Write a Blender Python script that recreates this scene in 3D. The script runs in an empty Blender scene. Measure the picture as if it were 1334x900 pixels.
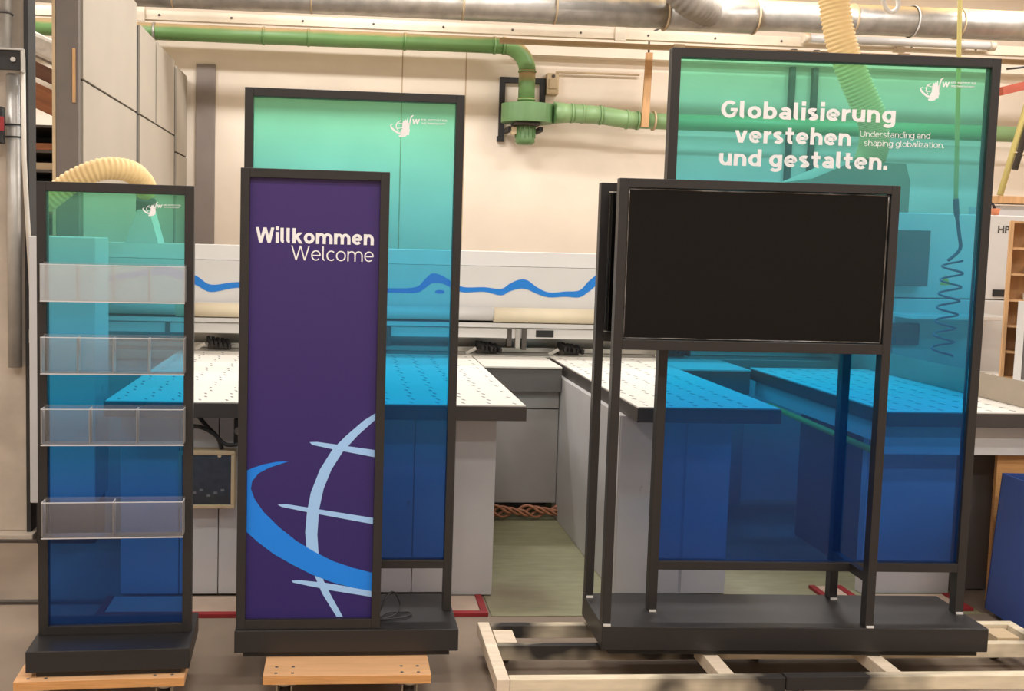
import bpy, bmesh, math, random
from mathutils import Vector, Matrix
random.seed(7)
S = bpy.context.scene
COL = S.collection

# ------------------------------------------------------------------ camera
cam_d = bpy.data.cameras.new('camera')
cam = bpy.data.objects.new('camera', cam_d); COL.objects.link(cam)
FPX, PX, PY = 1275.0, 544.74, 414.07
cam_d.sensor_fit = 'HORIZONTAL'; cam_d.sensor_width = 36.0
cam_d.lens = FPX / 1334 * 36
cam_d.shift_x = (667 - PX) / 1334
cam_d.shift_y = -(450 - PY) / 1334
cam_d.clip_start = 0.05; cam_d.clip_end = 100
yaw, pitch, roll = [math.radians(a) for a in (4.434, 4.467, 1.4325)]
f = Vector((math.sin(yaw)*math.cos(pitch), math.cos(yaw)*math.cos(pitch), -math.sin(pitch)))
r = Vector((math.cos(yaw), -math.sin(yaw), 0)); d = f.cross(r)
r2 = math.cos(roll)*r - math.sin(roll)*d
d2 = math.sin(roll)*r + math.cos(roll)*d
M = Matrix((r2, -d2, -f)).transposed().to_4x4(); M.translation = (0, 0, 1.59)
cam.matrix_world = M
S.camera = cam

# ------------------------------------------------------------------ light
w = bpy.data.worlds.new('world'); S.world = w; w.use_nodes = True
w.node_tree.nodes['Background'].inputs[0].default_value = (1, .93, .84, 1)
w.node_tree.nodes['Background'].inputs[1].default_value = 0.3
S.view_settings.view_transform = 'Standard'; S.view_settings.look = 'None'
S.view_settings.gamma = 1; S.view_settings.use_curve_mapping = False
S.view_settings.exposure = 0.0
try:
    S.cycles.transparent_max_bounces = 32
except Exception: pass
def tube_light(x, y, z, power, lx=1.5, ly=.3):
    l = bpy.data.lights.new('ceiling_lamp', 'AREA'); l.shape = 'RECTANGLE'
    l.size = lx; l.size_y = ly; l.energy = power; l.color = (1, .988, .972)
    o = bpy.data.objects.new('ceiling_lamp', l); COL.objects.link(o); o.location = (x, y, z)
for yy, pw in ((-1.0, 72), (1.0, 62), (4.3, 38), (7.4, 86), (9.1, 64)):
    for xx in (-3.2, 0.2, 3.6, 7.0):
        tube_light(xx, yy, 4.75, pw)

# ------------------------------------------------------------------ materials
MATS = {}
def s2l(c):
    return tuple(((v/255)/12.92 if v/255 <= .04045 else ((v/255+.055)/1.055)**2.4) for v in c)
def mat(name, rgb, rough=.6, metal=0, var=.12, scale=6.0, bump=0.0, spec=.5, stretch=None, dust=None, blot=None):
    """rgb in sRGB 0-255; noise variation, optional bump, dust settled on upward faces, blotches of another paint"""
    m = bpy.data.materials.new(name); m.use_nodes = True
    nt = m.node_tree; N = nt.nodes; K = nt.links; b = N['Principled BSDF']
    b.inputs['Roughness'].default_value = rough; b.inputs['Metallic'].default_value = metal
    b.inputs['Specular IOR Level'].default_value = spec
    c = s2l(rgb)
    tc = N.new('ShaderNodeTexCoord'); mp = N.new('ShaderNodeMapping')
    K.new(tc.outputs['Object'], mp.inputs[0])
    if stretch: mp.inputs['Scale'].default_value = stretch
    nz = N.new('ShaderNodeTexNoise'); nz.inputs['Scale'].default_value = scale; nz.inputs['Detail'].default_value = 5
    K.new(mp.outputs[0], nz.inputs['Vector'])
    rp = N.new('ShaderNodeValToRGB')
    rp.color_ramp.elements[0].position = .3; rp.color_ramp.elements[1].position = .7
    rp.color_ramp.elements[0].color = tuple(v*(1-var) for v in c)+(1,)
    rp.color_ramp.elements[1].color = tuple(min(1, v*(1+var)) for v in c)+(1,)
    K.new(nz.outputs['Fac'], rp.inputs[0]); out = rp.outputs[0]
    if blot:
        brgb, bs, lo, hi, bst = blot
        n2 = N.new('ShaderNodeTexNoise'); n2.inputs['Scale'].default_value = bs; n2.inputs['Detail'].default_value = 4
        mp2 = N.new('ShaderNodeMapping'); mp2.inputs['Scale'].default_value = bst
        K.new(tc.outputs['Object'], mp2.inputs[0]); K.new(mp2.outputs[0], n2.inputs['Vector'])
        mr = N.new('ShaderNodeMapRange'); mr.inputs['From Min'].default_value = lo; mr.inputs['From Max'].default_value = hi
        K.new(n2.outputs['Fac'], mr.inputs['Value'])
        mx = N.new('ShaderNodeMixRGB'); K.new(mr.outputs[0], mx.inputs[0]); K.new(out, mx.inputs[1])
        mx.inputs[2].default_value = s2l(brgb)+(1,); out = mx.outputs[0]
    if dust:
        ge = N.new('ShaderNodeNewGeometry'); sx = N.new('ShaderNodeSeparateXYZ'); K.new(ge.outputs['Normal'], sx.inputs[0])
        ad = N.new('ShaderNodeMath'); ad.operation = 'MULTIPLY_ADD'; K.new(nz.outputs['Fac'], ad.inputs[0]); ad.inputs[1].default_value = .5
        K.new(sx.outputs['Z'], ad.inputs[2])
        mr = N.new('ShaderNodeMapRange'); mr.inputs['From Min'].default_value = .5; mr.inputs['From Max'].default_value = .9
        K.new(ad.outputs[0], mr.inputs['Value'])
        mx = N.new('ShaderNodeMixRGB'); K.new(mr.outputs[0], mx.inputs[0]); K.new(out, mx.inputs[1])
        mx.inputs[2].default_value = s2l(dust)+(1,); out = mx.outputs[0]
        if metal:
            iv = N.new('ShaderNodeMath'); iv.operation = 'MULTIPLY_ADD'; K.new(mr.outputs[0], iv.inputs[0]); iv.inputs[1].default_value = -metal; iv.inputs[2].default_value = metal
            K.new(iv.outputs[0], b.inputs['Metallic'])
    K.new(out, b.inputs['Base Color'])
    if bump:
        bp = N.new('ShaderNodeBump'); bp.inputs['Strength'].default_value = bump; bp.inputs['Distance'].default_value = .01
        K.new(nz.outputs['Fac'], bp.inputs['Height']); K.new(bp.outputs[0], b.inputs['Normal'])
    MATS[name] = m; return m

mat('wall_cream', (248, 233, 215), .85, var=.05, scale=1.6, bump=.05)
mat('ceiling_white', (235, 228, 215), .9, var=.03)
mat('concrete_floor', (140, 123, 106), .75, var=.22, scale=2.2, bump=.08, blot=((112, 96, 84), 1.1, .5, .75, (1, 1, 1)))
mat('green_floor', (150, 147, 116), .6, var=.12, scale=7, stretch=(1, 5, 1), blot=((120, 104, 82), 1.3, .5, .75, (1, 1, 1)))
mat('concrete', (196, 182, 166), .9, var=.12, scale=5, bump=.25, blot=((150, 138, 124), 2, .5, .8, (1, 1, 1)))
mat('black_frame', (39, 36, 35), .42, var=.04, scale=30, spec=.5)
mat('black_base', (37, 35, 35), .38, var=.05, scale=20, spec=.55)
mat('screen_black', (11, 10, 10), .22, var=.02, spec=.2)
mat('black_plastic', (30, 29, 29), .5)
mat('gasket', (110, 106, 103), .25, metal=.5, var=.8, scale=14)
mat('white_pad', (214, 210, 204), .7)
mat('lettering', (240, 238, 237), .6, var=.01)
mat('pale_blue', (158, 200, 246), .5, var=.01)
mat('mid_blue', (14, 128, 232), .5, var=.01)
mat('wave_blue', (24, 122, 208), .5, var=.02)
mat('plywood', (222, 172, 124), .6, var=.1, scale=5, stretch=(1, 12, 12))
mat('plywood_edge', (206, 150, 92), .65, var=.18, scale=8, stretch=(1, 3, 25))
mat('screw', (150, 140, 130), .4, metal=.7)
mat('castor_steel', (206, 196, 180), .4, metal=.55, var=.1)
mat('castor_wheel', (70, 66, 62), .6)
mat('pallet_wood', (222, 206, 178), .75, var=.1, scale=5, stretch=(1.5, 10, 10), blot=((38, 33, 30), 1.4, .49, .60, (1, 2, 1)))
mat('pallet_wood_clean', (222, 204, 180), .75, var=.1, scale=5, stretch=(1.5, 10, 10))
mat('table_white', (224, 218, 208), .45, var=.02, scale=4)
mat('table_edge', (72, 66, 62), .5, var=.1)
mat('nozzle', (128, 127, 130), .6)
mat('machine_grey', (200, 197, 196), .5, var=.04, scale=3, blot=((150, 140, 132), 9, .72, .8, (1, 1, 1)))
mat('bridge_grey_shaded', (160, 155, 152), .5, var=.05)  # darker than machine_grey: shade of the table recess put into the colour
mat('machine_grey_dark', (100, 95, 92), .55, var=.06)
mat('machine_white', (212, 209, 205), .4, var=.02)
mat('machine_white_low', (214, 210, 205), .4, var=.02)
mat('aluminium', (196, 190, 180), .35, metal=.7, var=.06, stretch=(1, 10, 10))
mat('cream_roll', (226, 212, 184), .6, var=.04)
mat('steel_dark', (86, 80, 74), .5, metal=.4, var=.15)
mat('green_duct', (112, 152, 92), .42, var=.08, scale=3, dust=(196, 166, 122))
mat('green_pale', (136, 168, 116), .4, var=.05, scale=3)
mat('green_body', (104, 140, 90), .45, var=.08, scale=4, dust=(128, 148, 104))
mat('galvanised', (178, 174, 168), .38, metal=.75, var=.18, scale=9, dust=(208, 178, 132))
mat('galvanised_clean', (186, 182, 176), .42, metal=.5, var=.12, scale=9)
mat('grey_hose', (140, 132, 122), .6, var=.12)
mat('beige_hose', (236, 204, 146), .6, var=.06)
mat('rail_cream', (226, 212, 190), .6, var=.08, scale=4, dust=(206, 180, 140))
mat('rail_tan', (196, 172, 138), .7, var=.12, scale=4)
mat('cupboard', (176, 166, 151), .7, var=.04, scale=2)
mat('cupboard_edge', (112, 104, 98), .6, var=.06, scale=4)
mat('gap_dark', (48, 46, 46), .7)
mat('grey_board', (146, 135, 128), .7, var=.1, scale=2)
mat('rust_wood', (156, 98, 62), .75, var=.25, scale=4, stretch=(1, 6, 6))
mat('dark_wood', (110, 74, 54), .75, var=.25, scale=4, stretch=(1, 6, 6))
mat('raw_wood', (206, 160, 112), .7, var=.14, scale=5, stretch=(8, 8, 1))
mat('wrap_white', (214, 204, 190), .5, var=.14, scale=14, bump=.6)
mat('cable_white', (222, 214, 202), .5)
mat('cable_black', (34, 32, 32), .5)
mat('box_beige', (208, 184, 148), .6, var=.08)
mat('copper', (176, 118, 88), .5, var=.3, scale=30)
mat('red_paint', (150, 38, 42), .6, var=.15, scale=8)
mat('mat_pale', (206, 182, 162), .75, var=.1)
mat('blue_bin', (48, 74, 138), .45, var=.12, scale=3)
mat('yellow_cord', (222, 206, 130), .55, var=.06)
mat('dark_hose', (40, 62, 84), .5)
mat('red_beam', (176, 84, 62), .6, var=.12)
mat('warning_yellow', (226, 190, 50), .5)
mat('paper', (232, 226, 214), .8, var=.05)
mat('orange', (214, 130, 90), .6)
mat('yellow_rail', (190, 184, 70), .5)
mat('hood_beige', (148, 138, 112), .6, var=.06)
mat('fence_tan', (168, 154, 136), .65, var=.1)
mat('circuit', (70, 72, 74), .5, var=.5, scale=30)

def graded_panel(name, z0, z1, stops, haze, gloss=.0):
    """printed colour-gradient film on clear acrylic: tinted transmission, faint film haze, clear-coat reflection"""
    m = bpy.data.materials.new(name); m.use_nodes = True
    nt = m.node_tree; N = nt.nodes; K = nt.links
    for n in list(N): N.remove(n)
    out = N.new('ShaderNodeOutputMaterial')
    tc = N.new('ShaderNodeTexCoord'); sx = N.new('ShaderNodeSeparateXYZ'); K.new(tc.outputs['Object'], sx.inputs[0])
    mr = N.new('ShaderNodeMapRange'); mr.inputs['From Min'].default_value = z0; mr.inputs['From Max'].default_value = z1
    K.new(sx.outputs['Z'], mr.inputs['Value'])
    def ramp(k):
        rp = N.new('ShaderNodeValToRGB'); e = rp.color_ramp.elements
        for i, s in enumerate(stops):
            el = e[i] if i < 2 else e.new(s[0])
            el.position = s[0]
            el.color = (tuple(math.sqrt(v) for v in s[1]) if k == 0 else s[2]) + (1,)
        K.new(mr.outputs[0], rp.inputs[0]); return rp.outputs[0]
    tr = N.new('ShaderNodeBsdfTransparent'); K.new(ramp(0), tr.inputs[0])
    df = N.new('ShaderNodeBsdfDiffuse'); K.new(ramp(1), df.inputs[0])
    m1 = N.new('ShaderNodeMixShader'); m1.inputs[0].default_value = haze
    K.new(tr.outputs[0], m1.inputs[1]); K.new(df.outputs[0], m1.inputs[2])
    gl = N.new('ShaderNodeBsdfGlossy'); gl.inputs['Roughness'].default_value = .06
    fr = N.new('ShaderNodeFresnel'); fr.inputs[0].default_value = 1.4
    m2 = N.new('ShaderNodeMixShader'); K.new(fr.outputs[0], m2.inputs[0])
    K.new(m1.outputs[0], m2.inputs[1]); K.new(gl.outputs[0], m2.inputs[2])
    K.new(m2.outputs[0], out.inputs[0])
    MATS[name] = m; return m
STOPS = [(0.0, (.035, .20, .74), (.03, .09, .34)), (.20, (.035, .28, .90), (.03, .12, .45)), (.37, (.01, .46, .90), (.03, .20, .50)),
         (.58, (.09, .64, 1.0), (.11, .36, .58)), (.77, (.16, .76, .93), (.17, .46, .52)), (1.0, (.29, .93, .64), (.25, .55, .40))]
STOPS_NARROW = [(p_, a_, b_) for p_, (_, a_, b_) in zip((0, .30, .50, .66, .80, 1.0), STOPS)]
def clear_plastic(name, haze):
    m = bpy.data.materials.new(name); m.use_nodes = True
    nt = m.node_tree; N = nt.nodes; K = nt.links
    for n in list(N): N.remove(n)
    out = N.new('ShaderNodeOutputMaterial')
    tr = N.new('ShaderNodeBsdfTransparent'); tr.inputs[0].default_value = (.97, .97, .97, 1)
    df = N.new('ShaderNodeBsdfDiffuse'); df.inputs[0].default_value = (.9, .88, .88, 1)
    m1 = N.new('ShaderNodeMixShader'); m1.inputs[0].default_value = haze
    K.new(tr.outputs[0], m1.inputs[1]); K.new(df.outputs[0], m1.inputs[2])
    gl = N.new('ShaderNodeBsdfGlossy'); gl.inputs['Roughness'].default_value = .05
    fr = N.new('ShaderNodeFresnel'); fr.inputs[0].default_value = 1.45
    m2 = N.new('ShaderNodeMixShader'); K.new(fr.outputs[0], m2.inputs[0])
    K.new(m1.outputs[0], m2.inputs[1]); K.new(gl.outputs[0], m2.inputs[2]); K.new(m2.outputs[0], out.inputs[0])
    MATS[name] = m; return m
clear_plastic('acrylic', .05); clear_plastic('acrylic_reflection', .29); clear_plastic('acrylic_edge', .62); clear_plastic('box_window', .04)  # top tray's extra milkiness paints in the bright room's reflection
def purple_print():
    m = bpy.data.materials.new('purple_print'); m.use_nodes = True
    nt = m.node_tree; N = nt.nodes; K = nt.links; b = N['Principled BSDF']
    b.inputs['Roughness'].default_value = .38; b.inputs['Specular IOR Level'].default_value = .35
    tc = N.new('ShaderNodeTexCoord'); sx = N.new('ShaderNodeSeparateXYZ'); K.new(tc.outputs['Object'], sx.inputs[0])
    mr = N.new('ShaderNodeMapRange'); mr.inputs['From Min'].default_value = .27; mr.inputs['From Max'].default_value = 1.79
    K.new(sx.outputs['Z'], mr.inputs['Value'])
    rp = N.new('ShaderNodeValToRGB'); e = rp.color_ramp.elements
    e[0].color = s2l((46, 35, 100))+(1,); e[1].color = s2l((64, 46, 106))+(1,)
    K.new(mr.outputs[0], rp.inputs[0]); K.new(rp.outputs[0], b.inputs['Base Color']); MATS['purple_print'] = m
purple_print()

# ------------------------------------------------------------------ mesh helpers
class MB:
    def __init__(s): s.bm = bmesh.new()
    def box(s, a, b, bev=0):
        t = bmesh.new(); bmesh.ops.create_cube(t, size=1)
        for v in t.verts:
            v.co = Vector([a[i]+(v.co[i]+.5)*(b[i]-a[i]) for i in range(3)])
        if bev: bmesh.ops.bevel(t, geom=t.edges[:], offset=bev, segments=2, affect='EDGES', profile=.5)
        s.add(t); return s
    def obox(s, c, size, rot, bev=0):
        t = bmesh.new(); bmesh.ops.create_cube(t, size=1)
        R = rot if isinstance(rot, Matrix) else Matrix.Rotation(rot[1], 3, rot[0])
        for v in t.verts: v.co = Vector([v.co[i]*size[i] for i in range(3)])
        if bev: bmesh.ops.bevel(t, geom=t.edges[:], offset=bev, segments=1, affect='EDGES')
        for v in t.verts: v.co = R @ v.co + Vector(c)
        s.add(t); return s
    def add(s, t):
        me = bpy.data.meshes.new('tmp'); t.to_mesh(me); t.free(); s.bm.from_mesh(me); bpy.data.meshes.remove(me)
    def tube(s, path, rad, seg=14, cap=True):
        """swept circle; rad number or list"""
        P = [Vector(p) for p in path]; n = len(P)
        R = rad if isinstance(rad, (list, tuple)) else [rad]*n
        rings = []; up = None
        for i in range(n):
            tg = (P[min(i+1, n-1)]-P[max(i-1, 0)]).normalized()
            if up is None:
                up = Vector((0, 0, 1)) if abs(tg.z) < .9 else Vector((1, 0, 0))
            side = tg.cross(up).normalized(); up = side.cross(tg).normalized()
            rings.append([s.bm.verts.new(P[i]+R[i]*(math.cos(2*math.pi*k/seg)*side+math.sin(2*math.pi*k/seg)*up)) for k in range(seg)])
        for a, b in zip(rings, rings[1:]):
            for k in range(seg):
                s.bm.faces.new((a[k], a[(k+1) % seg], b[(k+1) % seg], b[k])).smooth = True
        if cap:
            s.bm.faces.new(rings[0][::-1]); s.bm.faces.new(rings[-1])
        return s
    def prism(s, pts, plane, a, b):
        """polygon extruded: plane 'xz' -> extrude along y from a to b; 'xy' -> z; 'yz' -> x"""
        def P(p, h):
            return {'xz': (p[0], h, p[1]), 'xy': (p[0], p[1], h), 'yz': (h, p[0], p[1])}[plane]
        A = [s.bm.verts.new(P(p, a)) for p in pts]; B = [s.bm.verts.new(P(p, b)) for p in pts]
        s.bm.faces.new(A); s.bm.faces.new(B[::-1]); n = len(pts)
        for i in range(n): s.bm.faces.new((A[i], B[i], B[(i+1) % n], A[(i+1) % n]))
        return s
    def build(s, name, m, parent=None, **kw):
        bmesh.ops.recalc_face_normals(s.bm, faces=s.bm.faces[:])
        me = bpy.data.meshes.new(name); s.bm.to_mesh(me); s.bm.free()
        me.materials.append(MATS[m]); o = bpy.data.objects.new(name, me); COL.objects.link(o)
        if parent: o.parent = parent
        for k, v in kw.items(): o[k] = v
        return o
def smooth_path(P, n=6):
    P = [Vector(p) for p in P]; out = []
    for i in range(len(P)-1):
        p0, p1, p2, p3 = P[max(i-1, 0)], P[i], P[i+1], P[min(i+2, len(P)-1)]
        for k in range(n):
            t = k/n
            out.append(.5*((2*p1)+(p2-p0)*t+(2*p0-5*p1+4*p2-p3)*t*t+(3*p1-p0-3*p2+p3)*t**3))
    out.append(P[-1]); return out
def thing(name, label, cat, loc=(0, 0, 0), rz=0, group=None):
    o = bpy.data.objects.new(name, None); COL.objects.link(o); o.location = loc; o.rotation_euler = (0, 0, rz)
    o.empty_display_size = .1
    o['label'] = label; o['category'] = cat
    if group: o['group'] = group
    return o
def tag(o, label, cat, group=None):
    o['label'] = label; o['category'] = cat
    if group: o['group'] = group
    return o
def struct(o): o['kind'] = 'structure'; return o
def share(o, parent, loc=None):
    c = o.copy(); COL.objects.link(c); c.parent = parent
    if loc is not None: c.location = loc
    return c
def ring_path(c, rad, axis, n=20, squash=1):
    c = Vector(c); out = []
    ax = Vector(axis).normalized(); u = ax.cross(Vector((0, 0, 1)) if abs(ax.z) < .9 else Vector((1, 0, 0))).normalized(); v = ax.cross(u)
    return [c+rad*(math.cos(2*math.pi*i/n)*u+math.sin(2*math.pi*i/n)*v) for i in range(n+1)]
def text(name, body, parent, m, x0, x1, base, yf, bold=0.0, shear=0, size=None, thick=.0012):
    cu = bpy.data.curves.new('t', 'FONT'); cu.body = body; cu.size = 1; cu.offset = bold; cu.shear = shear
    cu.extrude = .0; cu.resolution_u = 4; cu.space_character = 1.0 + bold*1.2
    o = bpy.data.objects.new('t', cu); COL.objects.link(o)
    dg = bpy.context.evaluated_depsgraph_get()
    me = bpy.data.meshes.new_from_object(o.evaluated_get(dg)); bpy.data.objects.remove(o); bpy.data.curves.remove(cu)
    xs = [v.co.x for v in me.vertices]; a, b = min(xs), max(xs); k = (x1-x0)/(b-a); kz = size if size else k
    bm = bmesh.new(); bm.from_mesh(me); bpy.data.meshes.remove(me)
    for v in bm.verts: v.co = Vector((x0+(v.co.x-a)*k, yf, base+v.co.y*kz))
    bmesh.ops.remove_doubles(bm, verts=bm.verts[:], dist=1e-5)
    g = bmesh.ops.extrude_face_region(bm, geom=bm.faces[:])
    for e in g['geom']:
        if isinstance(e, bmesh.types.BMVert): e.co.y -= thick
    mb = MB(); mb.bm.free(); mb.bm = bm
    return mb.build(name, m, parent)


def arc(cx, cy, rx, ry, a0, a1, n=14):
    return [(cx+rx*math.cos(math.radians(a0+(a1-a0)*i/n)), cy+ry*math.sin(math.radians(a0+(a1-a0)*i/n))) for i in range(n+1)]
def glyph(ch, s):
    """centre-line strokes of a plain humanist sans; x-height 1, stroke width s"""
    r = s/2; h = r*.74; A, D = 1.40, -.42; o = lambda cx, rx: arc(cx, .5, rx, .5-h, 0, 360, 28)
    w = .98+s*.42; a = w/2-r
    arch = lambda x0, x1: arc((x0+x1)/2, 1-h-(x1-x0)*.5, (x1-x0)/2, (x1-x0)*.5, 180, 0, 12)+[(x1, 0)]
    G = {
     'o': (w+.04, [o(w/2+.02, a+.02)]),
     'b': (w+.02, [[(r, 0), (r, A)], o(w/2, a)]), 'd': (w+.02, [[(w-r, 0), (w-r, A)], o(w/2, a)]), 'p': (w+.02, [[(r, D), (r, 1)], o(w/2, a)]),
     'g': (w+.02, [o(w/2, a), [(w-r, 1), (w-r, -.05)]+arc(w/2, -.05, a, -D-.05-h, 0, -150, 12)]),
     'c': (w*.84, [arc(w/2, .5, a, .5-h, 48, 312, 20)]), 'e': (w, [[(r, .5), (w-r, .5)]+arc(w/2, .5, a, .5-h, 0, 318, 24)]),
     'a': (w*.93, [[(w*.9-r, 0), (w*.9-r, .62)]+arc(w*.45+.02, .62, w*.45-r-.02, 0.38-h, 0, 150, 12), arc(w*.45-.02, .31, w*.45-r-.02, 0.31-h, 0, 360, 24)]),
     'n': (w*.98, [[(r, 0), (r, 1)], arch(r, w*.98-r)]), 'h': (w*.98, [[(r, 0), (r, A)], arch(r, w*.98-r)]),
     'm': (w*1.6, [[(r, 0), (r, 1)], arch(r, w*.8), arch(w*.8, w*1.6-r)]),
     'u': (w*.98, [[(w*.98-r, 0), (w*.98-r, 1)], [(w*.98-p[0], 1-p[1]) for p in arch(r, w*.98-r)]]),
     'r': (w*.62, [[(r, 0), (r, 1)], arc(w*.62, 1-h-.42, w*.62-r, .42, 180, 90, 8)]),
     'i': (s, [[(r, 0), (r, 1)], [(r, 1.16), (r, 1.16+max(s, .2))]]), 'l': (s+.14, [[(r, A), (r, .3)]+arc(r+.2, .3, .2, .3-h, 180, 270, 6)]),
     'k': (w*.95, [[(r, 0), (r, A)], [(r, .40), (w*.82-r*.4, 1)], [(.34+r, .58), (w*.95-r*.9, 0)]]),
     't': (.62+r, [[(.18+r, 1.32), (.18+r, .32)]+arc(.42+r, .32, .24, .32-h, 180, 285, 8), [(0, 1-h), (.6+r, 1-h)]]),
     'f': (.6+r, [[(.2+r, 0), (.2+r, 1.12)]+arc(.46+r, 1.12, .26, A-1.12-h, 180, 80, 8), [(0, 1-h), (.58+r, 1-h)]]),
     's': (w*.82, [arc(w*.41, .74, w*.41-r, .26-h, 35, 180, 10)+arc(w*.41, .74, w*.41-r, .24-h*.5, 180, 265, 6)+arc(w*.41, .27, w*.41-r, .24-h*.5, 85, 0, 6)+arc(w*.41, .27, w*.41-r, .27-h, 0, -150, 10)]),
     'v': (w, [[(r, 1), (w/2-.02, 0)], [(w/2+.02, 0), (w-r, 1)]]), 'w': (w*1.5, [[(r, 1), (w*.42, 0)], [(w*.42, 0), (w*.75, 1)], [(w*.75, 1), (w*1.08, 0)], [(w*1.08, 0), (w*1.5-r, 1)]]),
     'z': (w*.85, [[(.04, 1-h), (w*.85-r*1.3, 1-h), (r*1.3, h), (w*.85-.02, h)]]),
     'G': (1.38, [arc(.70, A/2, .70-r, A/2-h, 48, 335, 26)+[(1.36-r, .30), (1.36-r, .70)], [(1.36, .72-r*.3), (.78, .72-r*.3)]]),
     'W': (2.0, [[(r, A), (.54, 0)], [(.54, 0), (1.0, A)], [(1.0, A), (1.46, 0)], [(1.46, 0), (2.0-r, A)]]),
     'U': (1.3, [[(r, A), (r, .55)]+arc(.65, .55, .65-r, .55-h, 180, 360, 14)+[(1.3-r, A)]]),
     '.': (max(s, .2), [[(max(s, .2)/2, 0), (max(s, .2)/2, max(s, .2))]]), ' ': (.34, [])}
    return G[ch]
def stroke_text(name, body, parent, m, x0, x1, base, cap, yf, s, gap=.16, shear=0):
    """lettering cut from flat film: cap height and overall width given in metres"""
    x = 0; S_ = []; W_ = []; wi = 0
    for ch in body:
        if ch == ' ': wi += 1
        wd_, st = glyph(ch, s)
        for P in st: S_.append([(px+x+shear*py, py) for px, py in P]); W_.append(wi)
        x += wd_+gap
    x -= gap; kx, kz = (x1-x0)/x, cap/1.40; words = [MB() for _ in range(wi+1)]; r = s/2; si = 0
    for P, k_ in zip(S_, W_):
        mb = words[k_]
        closed = math.dist(P[0], P[-1]) < 1e-6; n = len(P); L, R = [], []
        dx_, dy_ = P[1][0]-P[0][0], P[1][1]-P[0][1]
        diag = n == 2 and abs(dx_) > .05 and abs(dy_) > .3       # diagonals end in level cuts
        if diag:
            hw = r*.92*math.hypot(dx_, dy_)/abs(dy_)
            L = [Vector((p_[0]-hw, p_[1])) for p_ in P]; R = [Vector((p_[0]+hw, p_[1])) for p_ in P]
        for i in range(0 if diag else n):
            a = P[i-1] if i else (P[-2] if closed else P[0]); b = P[i+1] if i < n-1 else (P[1] if closed else P[-1]); c = P[i]
            d1 = Vector((c[0]-a[0], c[1]-a[1])); d2 = Vector((b[0]-c[0], b[1]-c[1]))
            if d1.length < 1e-9: d1 = d2
            if d2.length < 1e-9: d2 = d1
            d1.normalize(); d2.normalize(); t = d1+d2
            t = t.normalized() if t.length > 1e-6 else d1
            nn = Vector((-t.y, t.x)); k = r/max(.82, nn.dot(Vector((-d1.y, d1.x))))
            nn = Vector((nn.x, nn.y*.74)); L.append(Vector(c)+nn*k); R.append(Vector(c)-nn*k)
        si += 1; yo = yf-.00022*(si % 3); V = lambda p: (x0+p.x*kx, yo, base+p.y*kz)
        vl = [mb.bm.verts.new(V(p)) for p in L]; vr = [mb.bm.verts.new(V(p)) for p in R]
        for i in range(n-1): mb.bm.faces.new((vl[i], vr[i], vr[i+1], vl[i+1]))
    return [q_.build(name, m, parent) for q_ in words]

# ================================================================== room
YW, ZC = 11.15, 5.0
fl = struct(MB().box((-6, -5, -.1), (9.5, 11.4, 0)).build('floor', 'concrete_floor'))
MB().box((.66, 4.03, 0), (2.86, 6.3, .004)).build('painted_floor', 'green_floor', fl, label='green grey painted floor between the saw tables')
wb = struct(MB().box((-6, YW, -.1), (9.5, YW+.2, ZC)).build('wall_back', 'wall_cream'))
for x in (.618, 1.337, 5.12, 5.39):
    dk = x > 5
    MB().box((x-(.03 if dk else .006), YW-(.06 if dk else .004), 1.2), (x+(.03 if dk else .006), YW+.02, 3.9)).build('pipe_run' if dk else 'joint_strip', 'steel_dark' if dk else 'rail_tan', wb)
MB().box((1.9, YW-.16, 3.70), (9.4, YW+.02, 3.80)).build('ledge', 'wall_cream', wb)
struct(MB().box((-6.2, -5, -.1), (-6, 11.4, ZC)).build('wall_left', 'wall_cream'))
struct(MB().box((9.5, -5, -.1), (9.7, 11.4, ZC)).build('wall_right', 'wall_cream'))
struct(MB().box((-6.2, -5.2, -.1), (9.7, -5, ZC)).build('wall_front', 'wall_cream'))
struct(MB().box((-6.2, -5.2, ZC), (9.7, 11.4, ZC+.1)).build('ceiling', 'ceiling_white'))

# concrete pad, floor rails
struct(MB().box((-6, 5.07, 0), (-1.57, 7.4, .035), .004).build('trim_1', 'concrete'))
struct(MB().box((-6, 5.045, 0), (-1.3, 5.068, .012)).build('trim_2', 'steel_dark'))
struct(MB().box((-6, 4.19, 0), (-.98, 4.22, .012)).build('trim_3', 'steel_dark'))

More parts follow.
